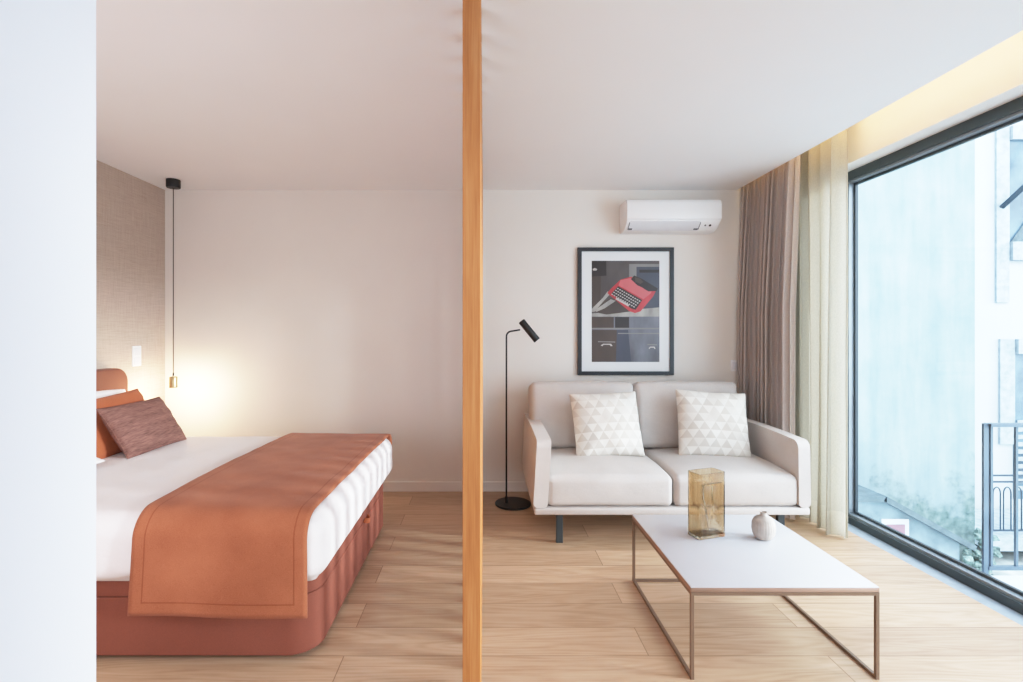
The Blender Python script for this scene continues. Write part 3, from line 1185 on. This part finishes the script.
poly([(0, 0), (1, 0), (1, 1), (0, 1)], 0)
cpoly([(107, 102), (178, 102), (180, 175), (107, 180)], 2)
cpoly([(107, 180), (152, 178), (150, 300), (107, 330)], 8)
cpoly([(178, 102), (290, 102), (290, 200), (240, 230), (180, 250)], 0)
cpoly([(112, 142), (122, 137), (134, 143), (130, 150), (114, 150)], 5)
cpoly([(290, 118), (438, 118), (438, 345), (290, 345)], 6)
cpoly([(326, 132), (438, 132), (438, 345), (326, 345)], 7)
cpoly([(340, 146), (438, 146), (438, 160), (340, 160)], 2)
cpoly([(107, 360), (438, 330), (438, 375), (107, 375)], 3)
cpoly([(150, 300), (215, 285), (300, 350), (180, 365), (125, 355)], 8)
cpoly([(107, 338), (160, 285), (185, 252), (200, 262), (165, 300), (120, 352), (107, 352)], 3)
cpoly([(120, 345), (200, 290), (225, 298), (170, 335), (130, 352)], 3)
cpoly([(107, 375), (438, 375), (438, 597), (107, 597)], 1)
cpoly([(107, 377), (215, 377), (215, 430), (107, 430)], 8)
cpoly([(221, 377), (290, 377), (290, 430), (221, 430)], 2)
cpoly([(107, 440), (230, 440), (225, 597), (107, 597)], 8)
cpoly([(230, 440), (285, 440), (300, 597), (225, 597)], 7)
cpoly([(107, 430), (438, 430), (438, 437), (107, 437)], 6)
cpoly([(235, 455), (438, 455), (438, 460), (235, 460)], 6)
for hx, hy in ((180, 500), (402, 514)):
    w3 = 42 if hx < 300 else 24
    cpoly([(hx - w3, hy - 5), (hx + w3, hy - 3), (hx + w3, hy + 2), (hx - w3, hy)], 6)
    cpoly([(hx - w3 * .7, hy + 16), (hx - w3 * .4, hy + 8), (hx + w3 * .5, hy + 8), (hx + w3 * .7, hy + 18), (hx + w3 * .5, hy + 20), (hx + w3 * .35, hy + 13), (hx - w3 * .35, hy + 13), (hx - w3 * .5, hy + 20)], 5)
# typewriter
cpoly([(183, 260), (205, 235), (248, 195), (300, 180), (425, 240), (408, 275), (345, 350), (318, 358), (290, 348)], 4)
cpoly([(248, 197), (300, 186), (405, 240), (395, 262), (360, 290), (238, 222)], 9)
cpoly([(298, 192), (314, 174), (352, 190), (430, 238), (424, 250), (384, 252), (352, 232), (330, 222)], 2)
cpoly([(318, 182), (345, 190), (360, 206), (345, 216), (320, 204)], 8)
cpoly([(204, 262), (236, 226), (354, 294), (322, 342), (300, 336)], 2)
for r0 in range(4):
    for c0 in range(11):
        a = (236 - r0 * 9.2 + c0 * 10.6 - 3, 232 + r0 * 9.5 + c0 * 6.1 + 2)
        cpoly([(a[0], a[1]), (a[0] + 6.5, a[1] + 3.6), (a[0] + 3.2, a[1] + 8), (a[0] - 3.2, a[1] + 4.4)], 5)
cpoly([(228, 282), (290, 318), (286, 326), (222, 290)], 5)
pr = link('print', pbm, PM, pic, False)
bm = bmesh.new()

# ------------------------------------------------------------------ air conditioner
ax0, ax1 = 1.078, 1.795
ac = empty('air_conditioner', ((ax0 + ax1) / 2, YB, 2.045))
tag(ac, 'white split air conditioner mounted high on the wall above the picture', 'air conditioner')
acx = (ax1 - ax0) / 2


def prism(prof, x0, x1, bev, m, name, parent, seg=4):
    bm = bmesh.new()
    vs = [bm.verts.new((x0, -d_, z)) for d_, z in prof]
    f = bm.faces.new(vs)
    r = bmesh.ops.extrude_face_region(bm, geom=[f])
    for v in r['geom']:
        if isinstance(v, bmesh.types.BMVert):
            v.co.x = x1
    bmesh.ops.recalc_face_normals(bm, faces=bm.faces)
    if bev:
        es = [e for e in bm.edges if abs(e.verts[0].co.x - e.verts[1].co.x) < 1e-6]
        bmesh.ops.bevel(bm, geom=es, offset=bev, segments=seg, profile=0.5, affect='EDGES')
    return autosmooth(link(name, bm, m, parent), 40)


prism([(0.0, 0.0), (0.10, 0.0), (0.145, 0.012), (0.200, 0.058), (0.206, 0.07), (0.206, 0.19), (0.196, 0.215), (0.175, 0.229), (0.0, 0.229)], -acx, acx, 0.012, M['white_plastic'], 'body', ac)
prism([(0.207, 0.074), (0.216, 0.078), (0.219, 0.088), (0.219, 0.19), (0.212, 0.212), (0.20, 0.224), (0.18, 0.231), (0.177, 0.2305), (0.197, 0.2165), (0.207, 0.19)], -acx + 0.002, acx - 0.002, 0.004, M['white_plastic'], 'front_panel', ac, 2)
prism([(0.128, 0.005), (0.150, 0.013), (0.202, 0.057), (0.2055, 0.062), (0.2045, 0.0655), (0.150, 0.019)], -acx + 0.03, acx - 0.155, 0, M['light_plastic'], 'louver', ac)
for x in (-acx + 0.027, acx - 0.152):
    prism([(0.146, 0.009), (0.152, 0.011), (0.200, 0.052), (0.198, 0.056)], x - 0.003, x + 0.002, 0, M['grey_plastic'], 'gap', ac)
for x in (-acx + 0.042, acx - 0.172):
    prism([(0.143, 0.009), (0.149, 0.011), (0.156, 0.0165), (0.15, 0.02)], x - 0.016, x + 0.016, 0, M['dark_plastic'], 'hinge', ac)
for x, s_, mm in ((acx - 0.108, 0.007, 'grey_plastic'), (acx - 0.072, 0.009, 'dark_plastic')):
    bm = lathe(bmesh.new(), [(0, 0), (s_, 0), (s_, 0.003), (0, 0.003)], 20)
    i_ = link('indicator', bm, M[mm], ac, False)
    i_.location = (x, -0.176, 0.0372)
    i_.rotation_euler = (math.radians(50) + PI / 2 - PI / 2 + math.radians(0), 0, 0)
    i_.rotation_euler = Vector((0, 0, 1)).rotation_difference(Vector((0, -0.64, -0.77))).to_euler()


# ------------------------------------------------------------------ curtains
def curtain(name, x, y0, y1, z0, z1, amp, waves, m, seed, lobes=0.0, nz=26, per=14, lean=0.0):
    bm = bmesh.new()
    n_ = int(waves * per)
    g = []
    for k in range(nz + 1):
        v = k / nz
        z = z0 + (z1 - z0) * v
        row = []
        for i in range(n_ + 1):
            u = i / n_
            ph = u * waves * 2 * PI
            ph += 1.3 * mnoise.noise(Vector((u * waves * 0.45, seed, v * 0.5)))
            a = amp * (0.75 + 0.5 * mnoise.noise(Vector((u * waves * 0.5, seed + 5, v * 0.9))))
            a *= 0.72 + 0.28 * (1 - v) ** 0.7 if v > 0.02 else 1
            xx = x - lean * min(1.0, (1 - v) * 2.2) + a * math.sin(ph) + 0.25 * a * math.sin(2.2 * ph + seed)
            yy = y0 + (y1 - y0) * u + 0.35 * a * math.sin(2 * ph + 0.6)
            yy += 0.012 * mnoise.noise(Vector((u * 6, seed, v * 1.5))) * (1 - v)
            row.append(bm.verts.new((xx, yy, z)))
        g.append(row)
    for k in range(nz):
        for i in range(n_):
            bm.faces.new((g[k][i], g[k][i + 1], g[k + 1][i + 1], g[k + 1][i]))
    bmesh.ops.recalc_face_normals(bm, faces=bm.faces)
    return link(name, bm, m, None, True)


o = curtain('blackout_curtain', 2.085, 3.34, 3.975, 0.015, 2.60, 0.050, 11, M['drape'], 3.0, lean=0.045)
tag(o, 'gathered taupe grey drape hanging in the corner behind the sofa arm', 'curtain')
o = curtain('sheer_curtain', 2.185, 3.045, 3.95, 0.012, 2.60, 0.055, 9, M['sheer'], 7.0)
tag(o, 'gathered translucent cream sheer curtain hanging beside the window', 'curtain')
for name, x, lab in (('curtain_track', 2.085, 'white ceiling track carrying the taupe drape in the curtain recess'), ('curtain_track', 2.185, 'white ceiling track carrying the sheer curtain in the recess')):
    o = boxobj(name, (x - 0.01, -1.0, 2.602), (x + 0.01, 3.97, 2.619), M['white_plastic'])
    tag(o, lab, 'curtain track')

# ------------------------------------------------------------------ outside
M['ext_pale'] = None
m, t = base('weathered_render', (205, 216, 224), 0.95, 0, 0.1)
gv = t.coord('Object')
spz = t.n('ShaderNodeSeparateXYZ')
t.l(gv, spz.inputs[0])
na = t.noise(t.coord('Object', scale=(2.2, 1, 0.25)), 2.0, 5, 0.6)
nb = t.noise(t.coord('Object'), 1.6, 6, 0.65)
clean = t.ramp(t.math('ADD', t.math('MULTIPLY', na, 0.55), t.math('MULTIPLY', nb, 0.45)), [(0.3, lin((112, 130, 138))), (0.55, lin((134, 148, 153))), (0.75, lin((150, 161, 164)))])
mh = t.math('ADD', t.math('MULTIPLY', spz.outputs[2], -0.62), t.math('MULTIPLY', t.math('SUBTRACT', nb, 0.5), 2.4))
mf = t.ramp(mh, [(0.62, (0, 0, 0, 1)), (1.0, (1, 1, 1, 1))])
mfm = t.math('MULTIPLY', mf, 0.85)
mos = t.ramp(t.noise(t.coord('Object'), 9, 5), [(0.3, lin((52, 70, 66))), (0.7, lin((116, 132, 130)))])
t.l(t.mix(mfm, clean, mos), t.b.inputs['Base Color'])
M['ext_pale'] = m
M['ext_white'] = plain('white_render', (178, 184, 190), 0.9, 0, 0.1, var=0.015, vscale=1)
M['ext_stone'] = plain('granite_trim', (156, 166, 174), 0.9, 0, 0.1, var=0.08, vscale=9)
M['ext_glass'] = plain('blue_grey_pane', (88, 106, 120), 0.2, 0, 0.5, var=0.25, vscale=1.5)
M['ext_roof'] = plain('slate_roof', (86, 98, 104), 0.8, 0, 0.2, var=0.12, vscale=8)
M['ext_iron'] = plain('painted_iron', (52, 66, 78), 0.6, 0.1, 0.4, var=0.05)
M['ext_shed'] = plain('shed_render', (116, 132, 140), 0.95, 0, 0.1, var=0.12, vscale=4)
M['ext_pink'] = plain('faded_red_door', (128, 100, 110), 0.8, 0, 0.2, var=0.08)
M['concrete'] = plain('pale_concrete', (204, 216, 230), 0.9, 0, 0.1, var=0.03, vscale=6)
M['ext_ground'] = plain('mossy_ground', (150, 156, 154), 0.95, 0, 0.1, var=0.2, vscale=3)
M['moss'] = plain('moss', (104, 120, 116), 0.95, 0, 0.1, var=0.3, vscale=25)
M['bal_post'] = plain('balcony_steel', (84, 100, 114), 0.45, 0.2, 0.5, var=0.05)

o = struct('ground', (2.7, -8, -3.3), (30, 30, -3.1), M['ext_ground'])

# balcony of this flat
bl = empty('balcony_railing', (2.66, 2.64, -0.05))
tag(bl, 'blue-grey steel balcony railing with upright bars just outside the window', 'railing')


def rel(o, root):
    o.matrix_parent_inverse = Matrix.Translation(-Vector(root.location))
    return o


Z0 = -0.05
rel(boxobj('post', (2.625, 2.634, Z0), (2.650, 2.646, 0.79), M['bal_post'], bl), bl)
rel(boxobj('top_rail', (2.650, 2.620, 0.774), (3.9, 2.660, 0.79), M['bal_post'], bl), bl)
rel(boxobj('bottom_rail', (2.650, 2.63, 0.02), (3.9, 2.65, 0.04), M['bal_post'], bl), bl)
for i in range(9):
    x = 2.668 + 0.132 * i
    rel(boxobj('baluster', (x - 0.006, 2.634, 0.04), (x + 0.006, 2.646, 0.774), M['bal_post'], bl), bl)
o = boxobj('balcony_slab', (XR + 0.215, 0.05, -0.28), (4.0, 2.72, -0.05), M['concrete'])
tag(o, 'pale concrete balcony slab outside the window under the steel railing', 'balcony slab')

# neighbouring house with the large weathered wall
nb_ = empty('weathered_house', (5.5, 9.5, -3.1))
tag(nb_, 'pale weathered house wall with mossy base opposite the window', 'house')
rel(boxobj('wall', (2.9, 8.0, -3.1), (7.83, 11.0, 6.6), M['ext_pale'], nb_), nb_)
rel(boxobj('cornice', (2.8, 7.9, 6.6), (7.93, 11.1, 6.8), M['ext_stone'], nb_), nb_)
rel(boxobj('plinth', (2.9, 7.96, -3.1), (7.83, 7.999, -2.55), M['moss'], nb_), nb_)
# low lean-to before it
sh = empty('lean_to_shed', (5.2, 7.2, -3.1))
tag(sh, 'low grey lean-to shed with sloping roof before the weathered house', 'shed')
bm = bmesh.new()
prof = [(3.6, -3.1), (6.35, -3.1), (6.35, -1.55), (5.3, -0.98), (3.6, -0.98)]
vs = [bm.verts.new((x, 6.7, z)) for x, z in prof]
f = bm.faces.new(vs)
r = bmesh.ops.extrude_face_region(bm, geom=[f])
for v in r['geom']:
    if isinstance(v, bmesh.types.BMVert):
        v.co.y = 7.95
bmesh.ops.recalc_face_normals(bm, faces=bm.faces)
rel(link('wall', bm, M['ext_shed'], sh, False), sh)
bm = bmesh.new()
for a, b_ in (((3.5, -0.95), (5.32, -0.95)), ((5.3, -0.94), (6.5, -1.60))):
    bar(bm, (a[0], 7.3, a[1]), (b_[0], 7.3, b_[1]), 1.35, 0.07)
rel(link('roof', bm, M['ext_roof'], sh, False), sh)
rel(boxobj('door', (5.36, 6.67, -3.1), (5.60, 6.70, -1.30), M['ext_pink'], sh), sh)
rel(boxobj('door_frame', (5.30, 6.68, -3.1), (5.66, 6.699, -1.23), M['ext_white'], sh), sh)
# moss clumps at the wall foot
bm = bmesh.new()
for i in range(520):
    x = random.uniform(6.62, 7.8)
    top = -1.9 - 0.6 * random.random() + 0.25 * math.sin(x * 5)
    y = random.uniform(7.6, 7.84)
    z = random.uniform(-3.05, top)
    r0 = random.uniform(0.025, 0.075)
    q = bmesh.ops.create_icosphere(bm, subdivisions=1, radius=r0, matrix=Matrix.Translation((x, y, z)))
    for v in q['verts']:
        v.co += Vector((random.uniform(-1, 1), random.uniform(-1, 1), random.uniform(-1, 1))) * r0 * 0.35
o = link('moss', bm, M['moss'], None, False)
tag(o, 'dull green moss and creeper at the foot of the weathered house', 'moss', None, 'stuff')

# white house farther right
wh = empty('white_house', (13, 12, -3.1))
tag(wh, 'bright white house with granite window surrounds behind the balcony', 'house')


def whp(name, lo, hi, m, par=None):
    o = boxobj(name, lo, hi, m, par or wh)
    if par is None or par is wh:
        rel(o, wh)
    else:
        o.parent = par
        o.matrix_parent_inverse = Matrix.Identity(4)
    return o


whp('wall', (9.0, 11.0, -3.1), (20, 14, 7.5), M['ext_white'])
f_ = whp('window_surround', (11.20, 10.955, 1.90), (11.48, 10.999, 5.75), M['ext_stone'])
f_ = whp('window_surround', (11.50, 10.9, 2.82), (14.2, 10.999, 3.22), M['ext_stone'])
f_ = whp('window_surround', (11.50, 10.9, 5.45), (14.2, 10.999, 5.75), M['ext_stone'])
f_ = whp('window_pane', (11.48, 10.98, 3.22), (14.2, 10.998, 5.45), M['ext_glass'])
f_ = whp('window_surround', (11.28, 10.955, -1.2), (11.60, 10.999, 1.10), M['ext_stone'])
f_ = whp('window_surround', (11.62, 10.9, 0.78), (13.4, 10.999, 1.10), M['ext_stone'])
f_ = whp('window_pane', (11.60, 10.98, -2.4), (13.4, 10.998, 0.78), M['ext_glass'])
bm = bmesh.new()
for i in range(10):
    z = -2.2 + i * 0.16
    box(bm, (11.64, 10.94, z), (13.4, 10.958, z + 0.09))
f_ = rel(link('shutter', bm, M['ext_stone'], wh, False), wh)
bm = tube(bmesh.new(), [(11.2, 10.85, 3.95), (12.6, 10.2, 5.7)], 0.05, 10)
rel(link('awning_stay', bm, M['ext_iron'], wh), wh)
bm = bmesh.new()
vs = [bm.verts.new(c_) for c_ in ((11.5, 10.95, 3.22), (12.9, 10.95, 3.22), (12.9, 10.95, 4.35), (12.1, 10.95, 4.05))]
bm.faces.new(vs)
rel(link('reflected_roof', bm, M['ext_roof'], wh, False), wh)

# ornate iron balcony on the white house
ib = empty('iron_balcony', (10.6, 9.5, -2.6))
tag(ib, 'ornate wrought iron balcony with looped bars on the white house', 'balcony')
bx0, by_ = 9.62, 9.5
rel(boxobj('slab', (bx0 - 0.1, 9.4, -2.85), (14.0, 10.9, -2.6), M['ext_stone'], ib), ib)
bm = bmesh.new()
for z in (-1.46, -1.58, -2.5):
    bar(bm, (bx0, by_, z), (13.9, by_, z), 0.03)
rel(link('rail', bm, M['ext_iron'], ib, False), ib)
for i in range(22):
    x = bx0 + 0.02 + i * 0.20
    bm = bmesh.new()
    pts = [(x, by_, -2.5), (x, by_, -1.80)]
    for k in range(1, 8):
        a = PI - k / 8 * PI
        pts.append((x + 0.07 + 0.07 * math.cos(a), by_, -1.80 + 0.12 * math.sin(a)))
    pts += [(x + 0.14, by_, -1.80), (x + 0.14, by_, -2.5)]
    tube(bm, pts, 0.012, 6)
    rel(link('bar', bm, M['ext_iron'], ib, False), ib)

# ------------------------------------------------------------------ light
wd = bpy.data.worlds.new('overcast_sky')
scene.world = wd
wd.use_nodes = True
wt = wd.node_tree
bg = wt.nodes['Background']
tc = wt.nodes.new('ShaderNodeTexCoord')
sp = wt.nodes.new('ShaderNodeSeparateXYZ')
wt.links.new(tc.outputs['Generated'], sp.inputs[0])
rp = wt.nodes.new('ShaderNodeValToRGB')
rp.color_ramp.elements[0].position = 0.0
rp.color_ramp.elements[0].color = (0.66, 0.80, 0.92, 1)
rp.color_ramp.elements[1].position = 0.5
rp.color_ramp.elements[1].color = (0.72, 0.86, 1.0, 1)
wt.links.new(sp.outputs[2], rp.inputs[0])
wt.links.new(rp.outputs[0], bg.inputs[0])
bg.inputs[1].default_value = 6.3


def area(name, loc, target, size, size_y, power, rgb, portal=False):
    ld = bpy.data.lights.new(name, 'AREA')
    ld.shape = 'RECTANGLE'
    ld.size = size
    ld.size_y = size_y
    ld.energy = power
    ld.color = lin(rgb)[:3]
    o = bpy.data.objects.new(name, ld)
    o.location = loc
    o.rotation_mode = 'QUATERNION'
    o.rotation_quaternion = (Vector(target) - Vector(loc)).to_track_quat('-Z', 'Y')
    C.objects.link(o)
    if portal:
        ld.cycles.is_portal = True
    return o


area('window_portal', (XW + 0.08, (WY0 + WY1) / 2, ZL / 2), (0, (WY0 + WY1) / 2, ZL / 2), WY1 - WY0, ZL, 1, (255, 255, 255), True)
# added soft fill by the rear wall, well behind the camera
area('rear_fill', (0.9, YN + 0.05, 1.5), (0.6, 3.0, 1.2), 2.4, 1.8, 34, (238, 244, 255))
# added fill tucked behind the end of the near wall, lighting the bed area
area('bedroom_fill', (-1.5, 0.84, 1.35), (-1.4, 3.0, 1.9), 1.5, 1.8, 18, (246, 244, 255))
# hidden LED strip in the curtain recess, washing the lintel wall
ledl = area('recess_led', (2.035, 1.4, 2.57), (2.4, 1.4, 2.45), 0.02, 5.0, 9, (255, 214, 150))
ledl.rotation_mode = 'XYZ'
ledl.rotation_euler = (0, -math.radians(75), 0)


sd = bpy.data.lights.new('hazy_sun', 'SUN')
sd.energy = 5.0
sd.angle = math.radians(10)
sd.color = (0.93, 0.97, 1.0)
so = bpy.data.objects.new('hazy_sun', sd)
so.rotation_mode = 'QUATERNION'
so.rotation_quaternion = Vector((-0.95, 0.22, -0.17)).to_track_quat('-Z', 'Y')
so.location = (6, -1, 3)
C.objects.link(so)


def point(name, loc, power, rgb, r=0.02):
    ld = bpy.data.lights.new(name, 'POINT')
    ld.energy = power
    ld.color = lin(rgb)[:3]
    ld.shadow_soft_size = r
    o = bpy.data.objects.new(name, ld)
    o.location = loc
    C.objects.link(o)
    return o


point('pendant_bulb_light', (px, py, ZC - 1.565), 12.0, (255, 228, 186), 0.02)
# added warm bedroom fill, out of view behind the near wall end
point('near_warm_fill', (-2.2, 1.3, 1.0), 4.0, (255, 214, 170), 0.08)

# ------------------------------------------------------------------ camera
cd = bpy.data.cameras.new('camera')
cam = bpy.data.objects.new('camera', cd)
C.objects.link(cam)
cam.location = (0, 0, 1.276)
cam.rotation_euler = (PI / 2, 0, 0)
cd.sensor_width = 36.0
cd.lens = 36.0 * 501.6 / 1023
cd.shift_x = (511.5 - 484.0) / 1023
cd.shift_y = -(341.0 - 331.0) / 1023
cd.clip_start = 0.05
scene.camera = cam

scene.view_settings.view_transform = 'Standard'
scene.view_settings.use_curve_mapping = True
cm = scene.view_settings.curve_mapping
cm.white_level = (2.0, 2.0, 2.0)
cv = cm.curves[3]
cv.points[0].location = (0, 0)
cv.points[1].location = (1, 1)
for p_ in ((0.05, 0.118), (0.15, 0.36), (0.3, 0.65), (0.5, 0.86), (0.75, 0.955)):
    cv.points.new(*p_)
cm.update()
scene.view_settings.look = 'None'
scene.view_settings.exposure = 0.0
scene.cycles.use_denoising = True
scene.cycles.max_bounces = 12
scene.cycles.diffuse_bounces = 6
scene.cycles.transparent_max_bounces = 12
scene.cycles.sample_clamp_indirect = 8.0
scene.cycles.caustics_reflective = False
scene.cycles.caustics_refractive = False
